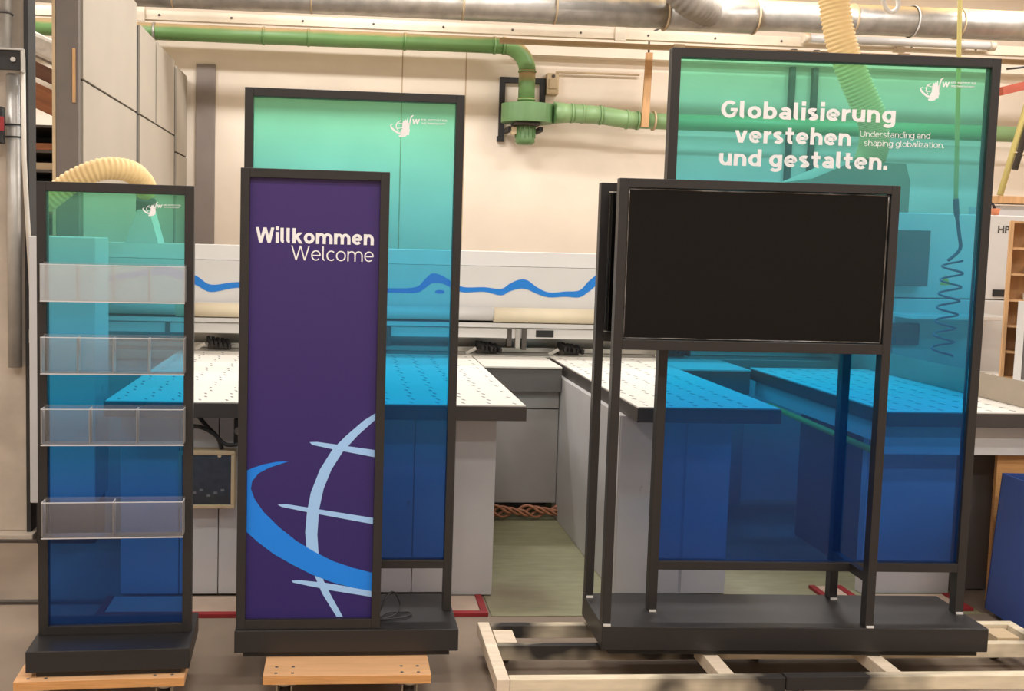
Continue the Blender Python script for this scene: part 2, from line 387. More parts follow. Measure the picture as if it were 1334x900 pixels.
# ================================================================== exhibition stands
def posts(root, u0, u1, z0, z1, v0, v1, w, bot=None, railw=None, name='post'):
    """two uprights, top rail, lower rail"""
    railw = railw or w
    MB().box((u0, v0, z0), (u0+w, v1, z1), .0015).build(name, 'black_frame', root)
    MB().box((u1-w, v0, z0), (u1, v1, z1), .0015).build(name, 'black_frame', root)
    MB().box((u0+w, v0, z1-w), (u1-w, v1, z1), .0015).build('top_rail', 'black_frame', root)
    b = z0 if bot is None else bot
    MB().box((u0+w, v0, b), (u1-w, v1, b+railw), .0015).build('lower_rail', 'black_frame', root)
def base(root, w, dp, z0, z1):
    MB().box((0, 0, z0), (w, dp, z1), .003).build('base', 'black_base', root)
    MB().box((.03, .015, z0-.0185), (w-.03, dp-.03, z0+.001)).build('plinth', 'black_plastic', root)
def logo(panel, x0, x1, zb, zt, yf):
    """ring and meridians around a fluted figure, slanted lettering, two small lines"""
    W, H = x1-x0, zt-zb
    def q(a, b): return (x0+a*W, zb+b*H)
    def strip(pts, ws, nm):
        mb = MB(); L = []; Rr = []
        for i, p in enumerate(pts):
            p = Vector(q(*p)); a = Vector(q(*pts[max(i-1, 0)])); b = Vector(q(*pts[min(i+1, len(pts)-1)]))
            n = (b-a).normalized(); n = Vector((-n.y, n.x)); L.append(p+n*ws[i]*H); Rr.append(p-n*ws[i]*H)
        for i in range(len(pts)-1):
            mb.prism([L[i], L[i+1], Rr[i+1], Rr[i]], 'xz', yf, yf-.0012)
        mb.build(nm, 'lettering', panel)
    strip([(.06, .58), (.02, .52), (.03, .42), (.08, .30), (.14, .20), (.20, .17)], [.008, .025, .04, .045, .045, .03], 'logo_ring')
    strip([(.20, .74), (.14, .66), (.115, .54), (.12, .40), (.16, .27)], [.01, .02, .025, .02, .01], 'logo_meridian')
    strip([(.10, .42), (.16, .39), (.22, .42)], [.012, .015, .012], 'logo_meridian')
    strip([(.14, .64), (.20, .60), (.24, .60)], [.012, .015, .012], 'logo_meridian')
    P = [(.17, .0), (.16, .09), (.20, .12), (.19, .26), (.22, .38), (.22, .6), (.245, .77), (.255, .70), (.275, .80), (.29, .73), (.315, .88), (.32, .66), (.35, .64),
         (.345, .42), (.355, .3), (.34, .2), (.345, .12), (.30, .1), (.28, .03)]
    MB().prism([q(*p) for p in P], 'xz', yf, yf-.0012).build('logo_figure', 'lettering', panel)
    strip([(.345, .56), (.355, .75), (.375, .93), (.41, .98)], [.03, .03, .03, .02], 'logo_letter')
    stroke_text('logo_letter', 'w', panel, 'lettering', q(.385, 0)[0], q(.515, 0)[0], q(0, .6)[1], .31*H, yf-.001, .3, shear=.12)
    text('logo_words', 'KIEL INSTITUT FÜR', panel, 'lettering', q(.55, 0)[0], q(1, 0)[0], q(0, .745)[1], yf, .01)
    text('logo_words', 'WELTWIRTSCHAFT', panel, 'lettering', q(.55, 0)[0], q(.97, 0)[0], q(0, .60)[1], yf, .01)

# --- brochure stand
S1 = thing('brochure_stand', 'narrow black framed stand with four clear brochure trays on a green to blue panel', 'display stand', (-1.012, 3.185, 0), math.radians(2.8))
base(S1, .525, .315, .15, .222)
posts(S1, .009, .517, .222, 1.756, .132, .172, .031)
graded_panel('panel_narrow', .253, 1.725, STOPS_NARROW, .15)
g1 = MB().box((.04, .148, .253), (.486, .153, 1.725)).build('graded_panel', 'panel_narrow', S1, label='see-through panel fading from green to deep blue')
logo(g1, .345, .472, 1.652, 1.700, .1478)
def tray(z0, cells, m):
    h, dp = .121, .05; u0, u1, t = .032, .494, .004; vb = .130
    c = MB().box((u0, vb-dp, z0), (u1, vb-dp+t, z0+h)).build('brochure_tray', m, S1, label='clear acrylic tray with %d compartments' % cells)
    MB().box((u0, vb-t, z0), (u1, vb, z0+h+.006)).build('back_wall', 'acrylic', c)
    MB().box((u0+t, vb-dp+t, z0), (u1-t, vb-t, z0+t)).build('tray_floor', 'acrylic_edge', c)
    MB().box((u0, vb-dp-.001, z0-.002), (u1, vb-dp+.004, z0+.0015)).build('lip', 'acrylic_edge', c)
    MB().box((u0, vb-dp-.0005, z0+h-.002), (u1, vb-dp+.0035, z0+h+.0005)).build('lip', 'acrylic_edge', c)
    for i in range(cells+1):
        x = u0+(u1-u0-t)*i/cells
        MB().box((x, vb-dp+t, z0+t), (x+t, vb-t, z0+h)).build('divider' if 0 < i < cells else 'side_wall', 'acrylic_edge', c)
tray(1.366, 4, 'acrylic_reflection'); tray(1.127, 4, 'acrylic'); tray(.889, 3, 'acrylic'); tray(.575, 2, 'acrylic')

# --- welcome stand
S2 = thing('welcome_stand', 'two tier black stand with purple Willkommen board before a taller green glass panel', 'display stand', (-.353, 3.331, 0), math.radians(.4))
base(S2, .783, .35, .15, .230)
posts(S2, .004, .505, .230, 1.822, .010, .050, .031, railw=.034, name='front_post')
pp = MB().box((.035, .026, .264), (.474, .036, 1.791)).build('welcome_board', 'purple_print', S2, label='purple printed board with blue globe lines')
stroke_text('lettering', 'Willkommen', pp, 'lettering', .055, .455, 1.573, .0515, .0252, .35)
stroke_text('lettering', 'Welcome', pp, 'lettering', .175, .456, 1.516, .0495, .0252, .15)
SW = [(.179, .822), (.135, .819), (.091, .81), (.056, .798), (.036, .789), (.036, .572), (.077, .535), (.13, .494), (.193, .457), (.264, .42), (.336, .392), (.408, .372), (.473, .360),
      (.473, .426), (.407, .443), (.335, .468), (.272, .501), (.209, .539), (.147, .589), (.093, .643), (.062, .688), (.049, .724), (.053, .751), (.074, .778), (.109, .798)]
ME = [(.473, .992), (.432, .965), (.371, .91), (.328, .865), (.285, .793), (.255, .711), (.243, .643), (.238, .571), (.244, .507), (.273, .416), (.301, .351), (.352, .268),
      (.374, .268), (.333, .342), (.305, .397), (.286, .489), (.28, .562), (.285, .653), (.299, .725), (.325, .793), (.363, .856), (.415, .915), (.473, .969)]
MB().prism(SW, 'xz', .026, .0248).build('swoosh', 'mid_blue', pp, label='bright blue swoosh')
MB().prism(ME, 'xz', .026, .0254).build('globe_line', 'pale_blue', pp)
for P in ([(.248, .889), (.274, .890), (.473, .863), (.473, .838), (.328, .865), (.257, .88)],
          [(.141, .669), (.168, .671), (.473, .622), (.473, .600), (.243, .643), (.155, .661)],
          [(.194, .398), (.22, .4), (.31, .39), (.473, .362), (.473, .339), (.337, .362), (.247, .381), (.198, .392)]):
    MB().prism(P, 'xz', .026, .0251).build('globe_line', 'pale_blue', pp)
posts(S2, -.004+.004, .774, .230, 2.112, .170, .210, .030, bot=.391, railw=.03, name='rear_post')
graded_panel('panel_tall', .421, 2.082, STOPS, .13)
g2 = MB().box((.03, .186, .421), (.744, .191, 2.082)).build('graded_panel', 'panel_tall', S2, label='see-through panel fading from green to blue')
logo(g2, .508, .714, 1.958, 2.038, .1858)
cab = [(.50, .10, .235), (.53, .12, .30), (.56, .15, .31), (.585, .16, .26), (.57, .13, .237), (.53, .09, .236), (.51, .10, .236), (.54, .14, .236), (.60, .15, .236), (.625, .13, .236), (.60, .10, .236), (.55, .085, .236), (.50, .08, .236)]
MB().tube(smooth_path(cab, 6), .003, 6).build('power_cable', 'cable_black', S2, label='loose black cable')

# --- media stand
S3 = thing('media_stand', 'wide black stand with a blank screen before a large lettered green to blue panel', 'display stand', (.945, 3.334, 0), math.radians(-1.8))
base(S3, 1.42, .335, .15, .238)
def tv(v0, v1, face):
    nm = 'front_post' if face < 0 else 'rear_post'
    posts(S3, -.003+.003, .992, .238, 1.826, v0, v1, .031, bot=1.231, railw=.036, name=nm)
    s0, s1 = (v0+.010, v1+.035) if face < 0 else (v0-.035, v1-.010)
    sc = MB().box((.036, s0, 1.272), (.956, s1, 1.79), .002).build('screen', 'screen_black', S3, label='blank dark screen')
    yy = s0 if face < 0 else s1
    def strip(a, b):
        MB().tube(smooth_path([(a[0]+(b[0]-a[0])*i/10, yy-face*.002*0, a[1]+(b[1]-a[1])*i/10+random.uniform(-.001, .001)) for i in range(11)], 2), .003, 5).build('gasket', 'gasket', sc)
    for a, b in (((.036, 1.272), (.956, 1.272)), ((.036, 1.79), (.956, 1.79)), ((.036, 1.272), (.036, 1.79)), ((.956, 1.272), (.956, 1.79))): strip(a, b)
tv(.005, .045, -1); tv(.285, .325, 1)
posts(S3, .205, 1.412, .238, 2.302, .145, .185, .033, bot=.397, railw=.033, name='panel_post')
graded_panel('panel_wide', .43, 2.269, STOPS, .13)
g3 = MB().box((.238, .161, .43), (1.379, .166, 2.269)).build('graded_panel', 'panel_wide', S3, label='large see-through panel fading from green to deep blue')
MB().box((.962, .045, .397), (.990, .145, .43), .001).build('link_bar', 'black_frame', S3)
MB().box((.962, .185, .397), (.990, .285, .43), .001).build('link_bar', 'black_frame', S3)
for u, v in ((.004, .003), (.965, .003), (.209, .143), (1.383, .143), (.004, .283), (.965, .283)):
    MB().box((u, v-.004, .238), (u+.026, v+.03, .245)).build('felt_pad', 'white_pad', S3)
yf = .1608
stroke_text('lettering', 'Globalisierung', g3, 'lettering', .396, 1.04, 2.062, .062, yf-.0006, .35)
stroke_text('lettering', 'verstehen', g3, 'lettering', .450, .879, 1.975, .0615, yf-.0006, .35)
stroke_text('lettering', 'und gestalten.', g3, 'lettering', .397, 1.02, 1.892, .061, yf-.0006, .35)
stroke_text('lettering', 'Understanding and', g3, 'lettering', .912, 1.173, 2.009, .0225, yf-.0006, .16)
stroke_text('lettering', 'shaping globalization.', g3, 'lettering', .929, 1.227, 1.977, .0225, yf-.0006, .16)
logo(g3, 1.122, 1.333, 2.145, 2.230, yf)

# --- dollies
def dolly(label, loc, rz, w, dp, h=.13):
    t = thing('furniture_dolly', label, 'dolly', loc, rz, 'wooden dollies under the stands')
    b = MB().box((0, 0, h-.03), (w, dp, h), .002).build('deck', 'plywood', t)
    MB().box((.001, -.001, h-.0295), (w-.001, .0005, h-.001)).build('edge', 'plywood_edge', b)
    for sx in (0, 1):
        for sy in (0, 1):
            cx = .07 if sx == 0 else w-.07; cy = .045 if sy == 0 else dp-.06
            for ax in (-.028, .028):
                for ay in (-.024, .024):
                    MB().tube([(cx+ax, cy+ay, h-.001), (cx+ax, cy+ay, h+.0008)], .006, 8).build('screw', 'screw', b)
            c = MB().box((cx-.04, cy-.035, h-.036), (cx+.04, cy+.035, h-.03)).build('castor', 'castor_steel', t)
            k = MB().tube([(cx, cy, h-.036), (cx, cy, h-.046)], .026, 14)
            for s in (-1, 1):
                k.prism([(cy-.022, h-.046), (cy+.03, h-.046), (cy+.035, .03), (cy+.02, .022), (cy+.005, .03)], 'yz', cx+s*.022, cx+s*.0265)
            k.build('fork', 'castor_steel', c)
            MB().tube([(cx-.017, cy+.02, .034), (cx+.017, cy+.02, .034)], .034, 20).build('wheel', 'castor_wheel', c)
    return t
dolly('pale wooden dolly under the brochure stand', (-1.045, 3.165, 0), math.radians(2.8), .545, .33)
dolly('orange wooden dolly under the welcome stand', (-.243, 3.193, 0), 0, .565, .36)

# --- rolling wooden frame under media stand
PF = thing('wooden_carrier', 'pale wooden carrier frame with black overspray under the media stand', 'carrier frame', (.54, 3.15, 0), math.radians(-.3))
zt, zb = .129, .080
def bar(a, b, m='pallet_wood', nm='bar'): MB().box(a, b, .002).build(nm, m, PF)
bar((.045, .0, zb), (1.0, .038, zt), 'pallet_wood'); bar((1.002, -.004, zb+.004), (2.35, .036, zt+.004), 'pallet_wood')
bar((.0, .0, zb), (.044, .50, zt), 'pallet_wood_clean')
bar((.046, .462, zb), (2.16, .498, zt)); bar((.046, .285, zb-.01), (2.16, .315, zt-.004))
bar((2.12, .04, zb), (2.16, .28, zt)); bar((2.12, .32, zb), (2.16, .46, zt))
for x in (.78, 1.385): bar((x, .038, zb), (x+.055, .284, zt-.002), 'pallet_wood_clean', 'cross_bar')
bar((.05, .325, zb), (.125, .44, zt-.006), 'pallet_wood_clean', 'corner_block'); bar((2.0, .345, zb), (2.09, .44, zt-.006), 'rail_tan', 'corner_block')
for x in (.10, 1.08, 2.05):
    for y in (.06, .44):
        c = MB().box((x-.035, y-.03, .074), (x+.035, y+.03, .08)).tube([(x, y, .05), (x, y, .075)], .012, 8).build('castor', 'castor_steel', PF)
        MB().tube([(x-.012, y, .03), (x+.012, y, .03)], .03, 16).build('wheel', 'castor_wheel', c)

# ================================================================== panel saw
TZ = .90
def air_table(label, x0, x1, y0, y1, nx0, step=.112):
    t = thing('air_table', label, 'machine table', ((x0+x1)/2, y0, 0), 0, 'air cushion tables of the panel saw')
    ox, oy = -(x0+x1)/2, -y0
    def B(a, b, bev=0): return MB().box((a[0]+ox, a[1]+oy, a[2]), (b[0]+ox, b[1]+oy, b[2]), bev)
    tp = B((x0+.004, y0+.004, TZ-.03), (x1-.004, y1, TZ), .002).build('table_top', 'table_white', t)
    B((x0, y0, TZ-.068), (x1, y0+.02, TZ-.006), .002).build('edge_profile', 'table_edge', t)
    for xx in (x0, x1-.02):
        B((xx, y0+.02, TZ-.068), (xx+.02, y1, TZ-.006), .002).build('edge_profile', 'table_edge', t)
    mb = MB(); j = 0; y = y0+.05
    while y < y1-.05:
        x = x0+.05+(.012 if j % 2 else 0)
        while x < x1-.04:
            mb.obox((x+ox, y+oy, TZ+.0004), (.009, .028, .0012), ('Z', .35)); x += step
        y += .085; j += 1
    mb.build('air_nozzles', 'nozzle', tp, kind='stuff')
    return t, B
T1, B1 = air_table('wide perforated saw table behind the brochure and welcome stands', -.98, .795, 4.105, 5.92, 0)
YL = 4.28
B1((-.93, YL+.02, .03), (.69, 5.5, TZ-.068)).build('body', 'machine_grey_dark', T1)
for a, b in ((-.95, -.70), (-.696, -.53), (-.526, -.30), (-.296, .05), (.054, .33), (.334, .505)):
    B1((a, YL+(.012 if a > -.4 else 0), .012), (b, YL+.022, TZ-.07), .002).build('front_panel', 'machine_grey', T1)
B1((.512, YL-.012, .008), (.694, 5.5, TZ-.068), .002).build('leg', 'machine_grey', T1)
T2, B2 = air_table('narrow perforated saw table behind the blank screen', 1.28, 1.925, 4.105, 5.92, 0)
B2((1.255, YL, .006), (1.778, 5.62, TZ-.068), .002).build('body', 'machine_grey', T2)
B2((1.262, YL-.006, .012), (1.555, YL+.002, TZ-.07)).build('front_panel', 'machine_grey', T2)
B2((1.57, YL-.006, .012), (1.772, YL+.002, TZ-.07)).build('front_panel', 'machine_grey', T2)
T3, B3 = air_table('perforated saw table with white apron beside the blue bin', 2.39, 4.45, 4.075, 5.55, 0)
B3((2.42, 4.16, .69), (4.4, 4.19, TZ-.068), .002).build('apron', 'machine_white_low', T3)
B3((2.412, 4.2, .74), (2.425, 5.5, TZ-.068)).build('apron', 'machine_white_low', T3)
B3((2.43, YL, .006), (2.86, YL+.05, TZ-.068), .002).build('leg', 'machine_grey', T3)
B3((2.55, YL+.05, .006), (2.86, 5.2, TZ-.068)).build('body', 'machine_grey_dark', T3)
B3((2.865, YL+.05, .006), (3.09, 5.5, TZ-.068), .002).build('side_body', 'machine_grey_dark', T3)
MB().tube([(2.40-3.42, .10, .70), (2.40-3.42, 1.20, .72)], .016, 8).build('yellow_guide', 'yellow_rail', T3)
def bridge(label, x0, x1):
    t = thing('table_bridge', label, 'machine table', ((x0+x1)/2, 5.45, 0), 0, 'bridges between the saw tables')
    h = (x1-x0)/2
    MB().box((-h, -.01, TZ-.012), (h, .46, TZ-.001), .002).build('table_top', 'table_white', t)
    MB().box((-h, .0, TZ-.145), (h, .03, TZ-.013)).build('fascia', 'machine_grey_dark', t)
    MB().box((-h, .05, .652), (h, .08, TZ-.145)).build('panel', 'bridge_grey_shaded', t)
    MB().box((-h, .05, .10), (h, .08, .645)).build('panel', 'bridge_grey_shaded', t)
    MB().box((-h, .30, 0), (h, .33, .10)).build('kick_plate', 'machine_grey_dark', t)
bridge('white bridge plate between the wide and narrow saw tables', .80, 1.25)
bridge('white bridge plate between the narrow table and the apron table', 1.93, 2.355)

SAW = thing('panel_saw_beam', 'long white pressure beam of the panel saw with a blue wave stripe', 'machine', (1.0, 6.0, 0))
ox = -1.0
def SB(a, b, bev=0): return MB().box((a[0]-1, a[1]-6, a[2]), (b[0]-1, b[1]-6, b[2]), bev)
X0, X1 = -1.52, 3.44
hs = SB((X0, 6.0, 1.19), (X1, 6.55, 1.448), .004).build('beam_housing', 'machine_white', SAW)
MB().prism([(.0, 1.45), (.035, 1.538), (.55, 1.538), (.55, 1.45)], 'yz', X0+ox, X1+ox).build('beam_cover', 'machine_white', SAW)
wave = [(-1.5, 1.30), (-1.2, 1.36), (-1.05, 1.37), (-.89, 1.323), (-.797, 1.276), (-.636, 1.300), (-.4, 1.29), (-.1, 1.283), (.25, 1.286), (.44, 1.291), (.50, 1.33), (.545, 1.366), (.60, 1.362), (.661, 1.333), (.74, 1.300), (.87, 1.304), (.975, 1.290),
        (1.03, 1.32), (1.09, 1.342), (1.14, 1.338), (1.20, 1.305), (1.277, 1.279), (1.38, 1.286), (1.47, 1.29), (1.53, 1.34), (1.60, 1.38), (1.75, 1.33), (1.95, 1.29), (2.3, 1.31), (2.6, 1.29)]
wd = [.015, .02, .026, .028, .022, .017, .013, .012, .012, .017, .028, .03, .024, .02, .016, .014, .02, .024, .028, .028, .02, .015, .016, .022, .034, .03, .02, .015, .015, .01]
sp = smooth_path([(p[0], 0, p[1]) for p in wave], 5); sw_ = smooth_path([(w_, 0, 0) for w_ in wd], 5)
mb = MB()
for a, b, wa, wb_ in zip(sp, sp[1:], sw_, sw_[1:]):
    mb.prism([(a.x+ox, a.z-wa.x), (b.x+ox, b.z-wb_.x), (b.x+ox, b.z+wb_.x), (a.x+ox, a.z+wa.x)], 'xz', -.0025, .001)
for i in range(1): mb.prism([(.595+.03*math.cos(t*.3927)+ox, 1.284+.012*math.sin(t*.3927)) for t in range(16)], 'xz', -.0025, .001)
mb.build('wave_stripe', 'wave_blue', hs, label='blue wavy stripe')
MB().tube([(X0+ox, -.02, 1.155), (.93+ox, -.02, 1.155)], .042, 18).build('roller', 'machine_white', SAW)
MB().tube([(.93+ox, -.022, 1.150), (1.56+ox, -.022, 1.150)], .046, 18).build('roller', 'cream_roll', SAW, label='cream padded roller')
MB().tube([(1.56+ox, -.02, 1.155), (X1+ox, -.02, 1.155)], .042, 18).build('roller', 'machine_white', SAW)
MB().tube([(-1.0+ox, -.022, 1.150), (-.2+ox, -.022, 1.150)], .046, 18).build('roller', 'cream_roll', SAW, label='cream padded roller')
SB((X0, 5.965, 1.072), (X1, 6.1, 1.10), .004).build('lip_rail', 'machine_white', SAW)
SB((X0, 5.985, 1.005), (X1, 6.1, 1.068), .003).build('pressure_rail', 'machine_white_low', SAW)
SB((X0, 6.12, 1.0), (X1, 6.5, 1.19)).build('beam_core', 'machine_grey_dark', SAW)
SB((X0, 6.3, .80), (X1, 6.33, 1.0)).build('rear_plate', 'aluminium', SAW)
SB((X0, 5.925, TZ-.05), (X1, 6.3, TZ+.002), .002).build('support_table', 'aluminium', SAW)
SB((X0, 6.10, .905), (X1, 6.14, .935), .002).build('guide_strip', 'aluminium', SAW)
SB((X0, 5.95, 0), (X1, 6.45, TZ-.05)).build('machine_bed', 'machine_grey', SAW)
for x, y, z0, z1, m in ((1.035, 5.98, .955, 1.062, 'steel_dark'), (1.085, 5.97, .945, 1.065, 'aluminium'), (1.125, 5.965, .935, 1.065, 'steel_dark'), (.285, 5.97, .945, 1.065, 'steel_dark'), (-1.05, 5.97, .96, 1.065, 'steel_dark')):
    SB((x-.014, y, z0), (x+.014, y+.05, z1), .002).build('stop_pin', m, SAW)
SB((1.20, 5.981, 1.015), (1.312, 5.99, 1.058), .002).build('display', 'black_plastic', SAW, label='small dark display')
# grippers: black-fingered clamps along the table edge
for i, cx in enumerate((-.76, .90, 1.42, 2.1)):
    g = thing('gripper', ['black workpiece clamp under the beam beside the welcome stand', 'black workpiece clamp behind the wide saw table corner', 'black workpiece clamp behind the narrow saw table', 'black workpiece clamp beneath the blank screen'][i], 'clamp', (cx, 6.02, TZ+.002), 0, 'clamps under the pressure beam')
    MB().box((-.06, .02, 0), (.07, .14, .03), .003).build('body', 'steel_dark', g)
    for k in range(5):
        MB().obox((-.045+k*.028, -.0+.012*(k % 2), .052-.004*k), (.017, .09, .03), Matrix.Rotation(.3, 3, 'X') @ Matrix.Rotation(.35, 3, 'Z')).build('finger', 'cable_black', g)
    MB().obox((-.10, -.01, .02), (.07, .02, .02), Matrix.Rotation(-.5, 3, 'Y')).build('arm', 'aluminium', g)

HP = thing('control_cabinet', 'tall white machine cabinet lettered HP right of the stand panel', 'machine cabinet', (3.9, 5.9, 0))
ox = -3.9
MB().box((3.45+ox, 0, 1.315), (4.6+ox, .6, 1.845), .006).build('upper_body', 'machine_white', HP)
MB().box((3.45+ox, -.03, .30), (4.6+ox, .6, 1.31), .006).build('lower_body', 'machine_white', HP)
text('lettering', 'HP', HP, 'steel_dark', 4.107+ox, 4.185+ox, 1.735, -.0005, .03)
MB().box((4.10+ox, -.012, 1.335), (4.25+ox, 0.002, 1.378), .002).build('handle_recess', 'black_plastic', HP)
MB().box((3.30+ox, -.10, 1.39), (3.607+ox, .05, 1.735), .004).build('side_door', 'machine_grey_dark', HP)
MB().prism([(3.745+ox, 1.40), (3.82+ox, 1.40), (3.782+ox, 1.46)], 'xz', -.003, .001).build('warning_triangle', 'warning_yellow', HP)
MB().box((3.40+ox, -.30, 1.20), (4.04+ox, -.032, 1.225), .004).build('desk_shelf', 'machine_white', HP)
MB().box((3.40+ox, -.06, 1.02), (3.60+ox, -.031, 1.155), .003).build('socket_plate', 'machine_grey_dark', HP)

hp2 = thing('hearing_protector', 'black ear protector lying on the white machine cabinet', 'ear protector', (4.10, 6.0, 1.846))
MB().tube([Vector((0, 0, .02))+Vector((.05*math.cos(a*.3), 0, .065*math.sin(a*.3))) for a in range(11)], .008, 8).build('headband', 'cable_black', hp2)
MB().tube([(-.045, 0, 0), (-.045, 0, .045)], [.02, .03], 12).build('ear_cup', 'black_plastic', hp2)
MB().tube([(.05, 0, 0), (.05, 0, .045)], [.02, .03], 12).build('ear_cup', 'orange', hp2)

fe = tag(MB().prism([(-.03, 0), (.03, 0), (.03, .10), (-.03, .12)], 'xz', -.72, 1.25).build('side_fence', 'fence_tan'), 'tan side fence lying along the apron saw table', 'fence')
fe.location = (3.14, 4.72, TZ+.002)

# plywood pigeonhole unit
PU = thing('pigeonhole_shelf', 'plywood pigeonhole unit with paper stacks in front of the white cabinet', 'shelf', (3.915, 5.056, TZ+.003), math.radians(-33))
MB().box((-.265, -.0, 0), (-.247, .16, .885), .002).build('side_panel', 'raw_wood', PU)
MB().box((.247, 0, 0), (.265, .16, .885), .002).build('side_panel', 'raw_wood', PU)
MB().box((-.247, .148, 0), (.247, .16, .885)).build('back_panel', 'raw_wood', PU)
for i in range(7):
    z = .0+.145*i
    MB().box((-.247, .01, z), (.247, .148, z+.012)).build('shelf_board', 'raw_wood', PU)
for i in range(6):
    for j in range(1):
        p = tag(MB().obox((0, 0, .018), (.36, .11, .036), ('Z', random.uniform(-.06, .06))).build('paper_stack', 'paper'), 'loose stack of papers on the %s shelf of the plywood pigeonhole unit' % ['lowest', 'second', 'third', 'fourth', 'fifth', 'topmost'][i], 'papers', 'papers in the pigeonholes')
        p.rotation_euler = (0, 0, math.radians(-33)); p.location = (3.915+.078*math.sin(math.radians(33)), 5.056+.078*math.cos(math.radians(33)), TZ+.003+.145*i+.0125)
FR = thing('framed_box', 'white framed box with dark front standing before the plywood pigeonholes', 'box', (3.80, 4.814, TZ+.003), math.radians(-33))
MB().box((-.24, .01, 0), (.24, .16, .44), .003).build('body', 'machine_grey_dark', FR)
for a, b in (((-.25, 0, 0), (-.215, .02, .45)), ((.215, 0, 0), (.25, .02, .45)), ((-.215, 0, 0), (.215, .02, .03)), ((-.215, 0, .42), (.215, .02, .45))):
    MB().box(a, b, .002).build('frame_bar', 'machine_white', FR)

# electrical junction box and cables on the wide table
EB = thing('junction_box', 'beige electrical junction box with clear lid under the wide saw table', 'electrical box', (-.56, YL-.002, .42))
MB().box((-.13, -.07, 0), (.11, 0, .25), .008).build('housing', 'box_beige', EB)
MB().box((-.122, -.072, .012), (.098, -.069, .238)).build('circuit_board', 'circuit', EB)
lid = MB().box((-.122, -.078, .012), (.098, -.075, .238)).build('lid', 'box_window', EB)
for a, b in (((-.13, -.082, 0), (.11, -.07, .016)), ((-.13, -.082, .234), (.11, -.07, .25)), ((-.13, -.082, .016), (-.114, -.07, .234)), ((.094, -.082, .016), (.11, -.07, .234))):
    MB().box(a, b, .003).build('lid_rim', 'box_beige', lid)
for z in (.012, .232): MB().tube([(.045, -.088, z), (.045, -.08, z)], .008, 10).build('lid_screw', 'box_beige', lid)
for i in range(6): MB().box((-.10+.03*i, -.0745, .05+.012*(i % 3)), (-.085+.03*i, -.0725, .06+.012*(i % 3))).build('terminal', 'white_pad', EB)
SWI = thing('limit_switch', 'small black switch with round knob under the wide saw table', 'switch', (-.44, YL-.002, .70))
MB().box((-.02, -.05, 0), (.025, 0, .105), .004).build('body', 'black_plastic', SWI)
MB().tube([(.0, -.062, .055), (.0, -.05, .055)], .016, 14).build('knob', 'screw', SWI)
for i, P in enumerate(([(-.62, 4.25, .82), (-.58, 4.255, .77), (-.53, 4.245, .72), (-.51, 4.235, .672)], [(-.66, 4.24, .77), (-.60, 4.2, .775), (-.54, 4.2, .745), (-.49, 4.2, .70), (-.43, 4.2, .705), (-.40, 4.23, .73)])):
    tag(MB().tube(smooth_path(P), .009, 8).build('black_cable', 'cable_black'), ['short black cable dropping into the junction box', 'long black cable sagging across under the wide saw table'][i], 'cable')
cp = MB()
for k in range(4):
    cp.tube([(.80+.46*i/30, 5.47+.012*math.cos(i*.5+k*1.6), .045+.022*math.sin(i*.5+k*1.6)+.008*k) for i in range(31)], .008, 6)
tag(cp.build('cable_bundle', 'copper'), 'twisted reddish cable bundle on the floor under the bridge plate', 'cable')

# red edged floor boards
def redboard(label, x0, x1, y0, y1):
    t = thing('floor_board', label, 'floor board', ((x0+x1)/2, y0, 0), 0, 'red edged boards at the saw foot')
    h = (x1-x0)/2; dp = y1-y0
    MB().box((-h+.03, .03, .0045), (h-.03, dp, .012)).build('board', 'mat_pale', t)
    MB().box((-h, 0, 0), (h, .03, .018), .002).build('edge', 'red_paint', t)
    for x in (-h, h-.03): MB().box((x, .03, 0), (x+.03, dp, .018), .002).build('edge', 'red_paint', t)
redboard('long red edged board at the foot of the wide saw table', -1.0, .645, 4.03, 4.25)
redboard('red edged board between the narrow and apron saw tables', 2.22, 2.38, 4.10, 4.36)
redboard('red edged board beside the blue bin', 2.42, 2.84, 4.06, 4.25)

# blue bin and plywood behind
BB = thing('blue_bin', 'dark blue sheet metal bin beside the apron saw table', 'bin', (3.16, 3.46, 0), math.radians(-4))
for nm, P in (('side_wall', None),):
    mb = MB(); w0, w1, dpt, h, t = .33, .285, .55, .64, .006
    B_ = [(-w0, -.02, .03), (w0, -.02, .03), (w0, dpt, .03), (-w0, dpt, .03)]; Tt = [(-w1-.01, -.02, h), (w1, -.02, h-.02), (w1, dpt, h), (-w1-.01, dpt, h)]
    for i in range(4):
        j = (i+1) % 4; q = [Vector(B_[i]), Vector(B_[j]), Vector(Tt[j]), Vector(Tt[i])]
        n = (q[1]-q[0]).cross(q[2]-q[0]).normalized()*t
        m_ = MB(); A = [m_.bm.verts.new(v) for v in q]; C_ = [m_.bm.verts.new(v-n) for v in q]
        m_.bm.faces.new(A); m_.bm.faces.new(C_[::-1])
        for k in range(4): m_.bm.faces.new((A[k], C_[k], C_[(k+1) % 4], A[(k+1) % 4]))
        m_.build('side_wall', 'blue_bin', BB)
    mb.bm.free()
MB().box((-.30, -.01, .03), (.30, .54, .04)).build('bottom', 'blue_bin', BB)
for x in (-.26, .26):
    for y in (.03, .5): MB().box((x-.025, y-.025, 0), (x+.025, y+.025, .03)).build('foot', 'steel_dark', BB)
pl = tag(MB().box((0, 0, 0), (.6, .018, .685), .001).build('plywood_sheet', 'plywood_edge'), 'orange plywood sheet standing between the blue bin and saw table', 'plywood')
pl.location = (3.0, 4.20, 0)

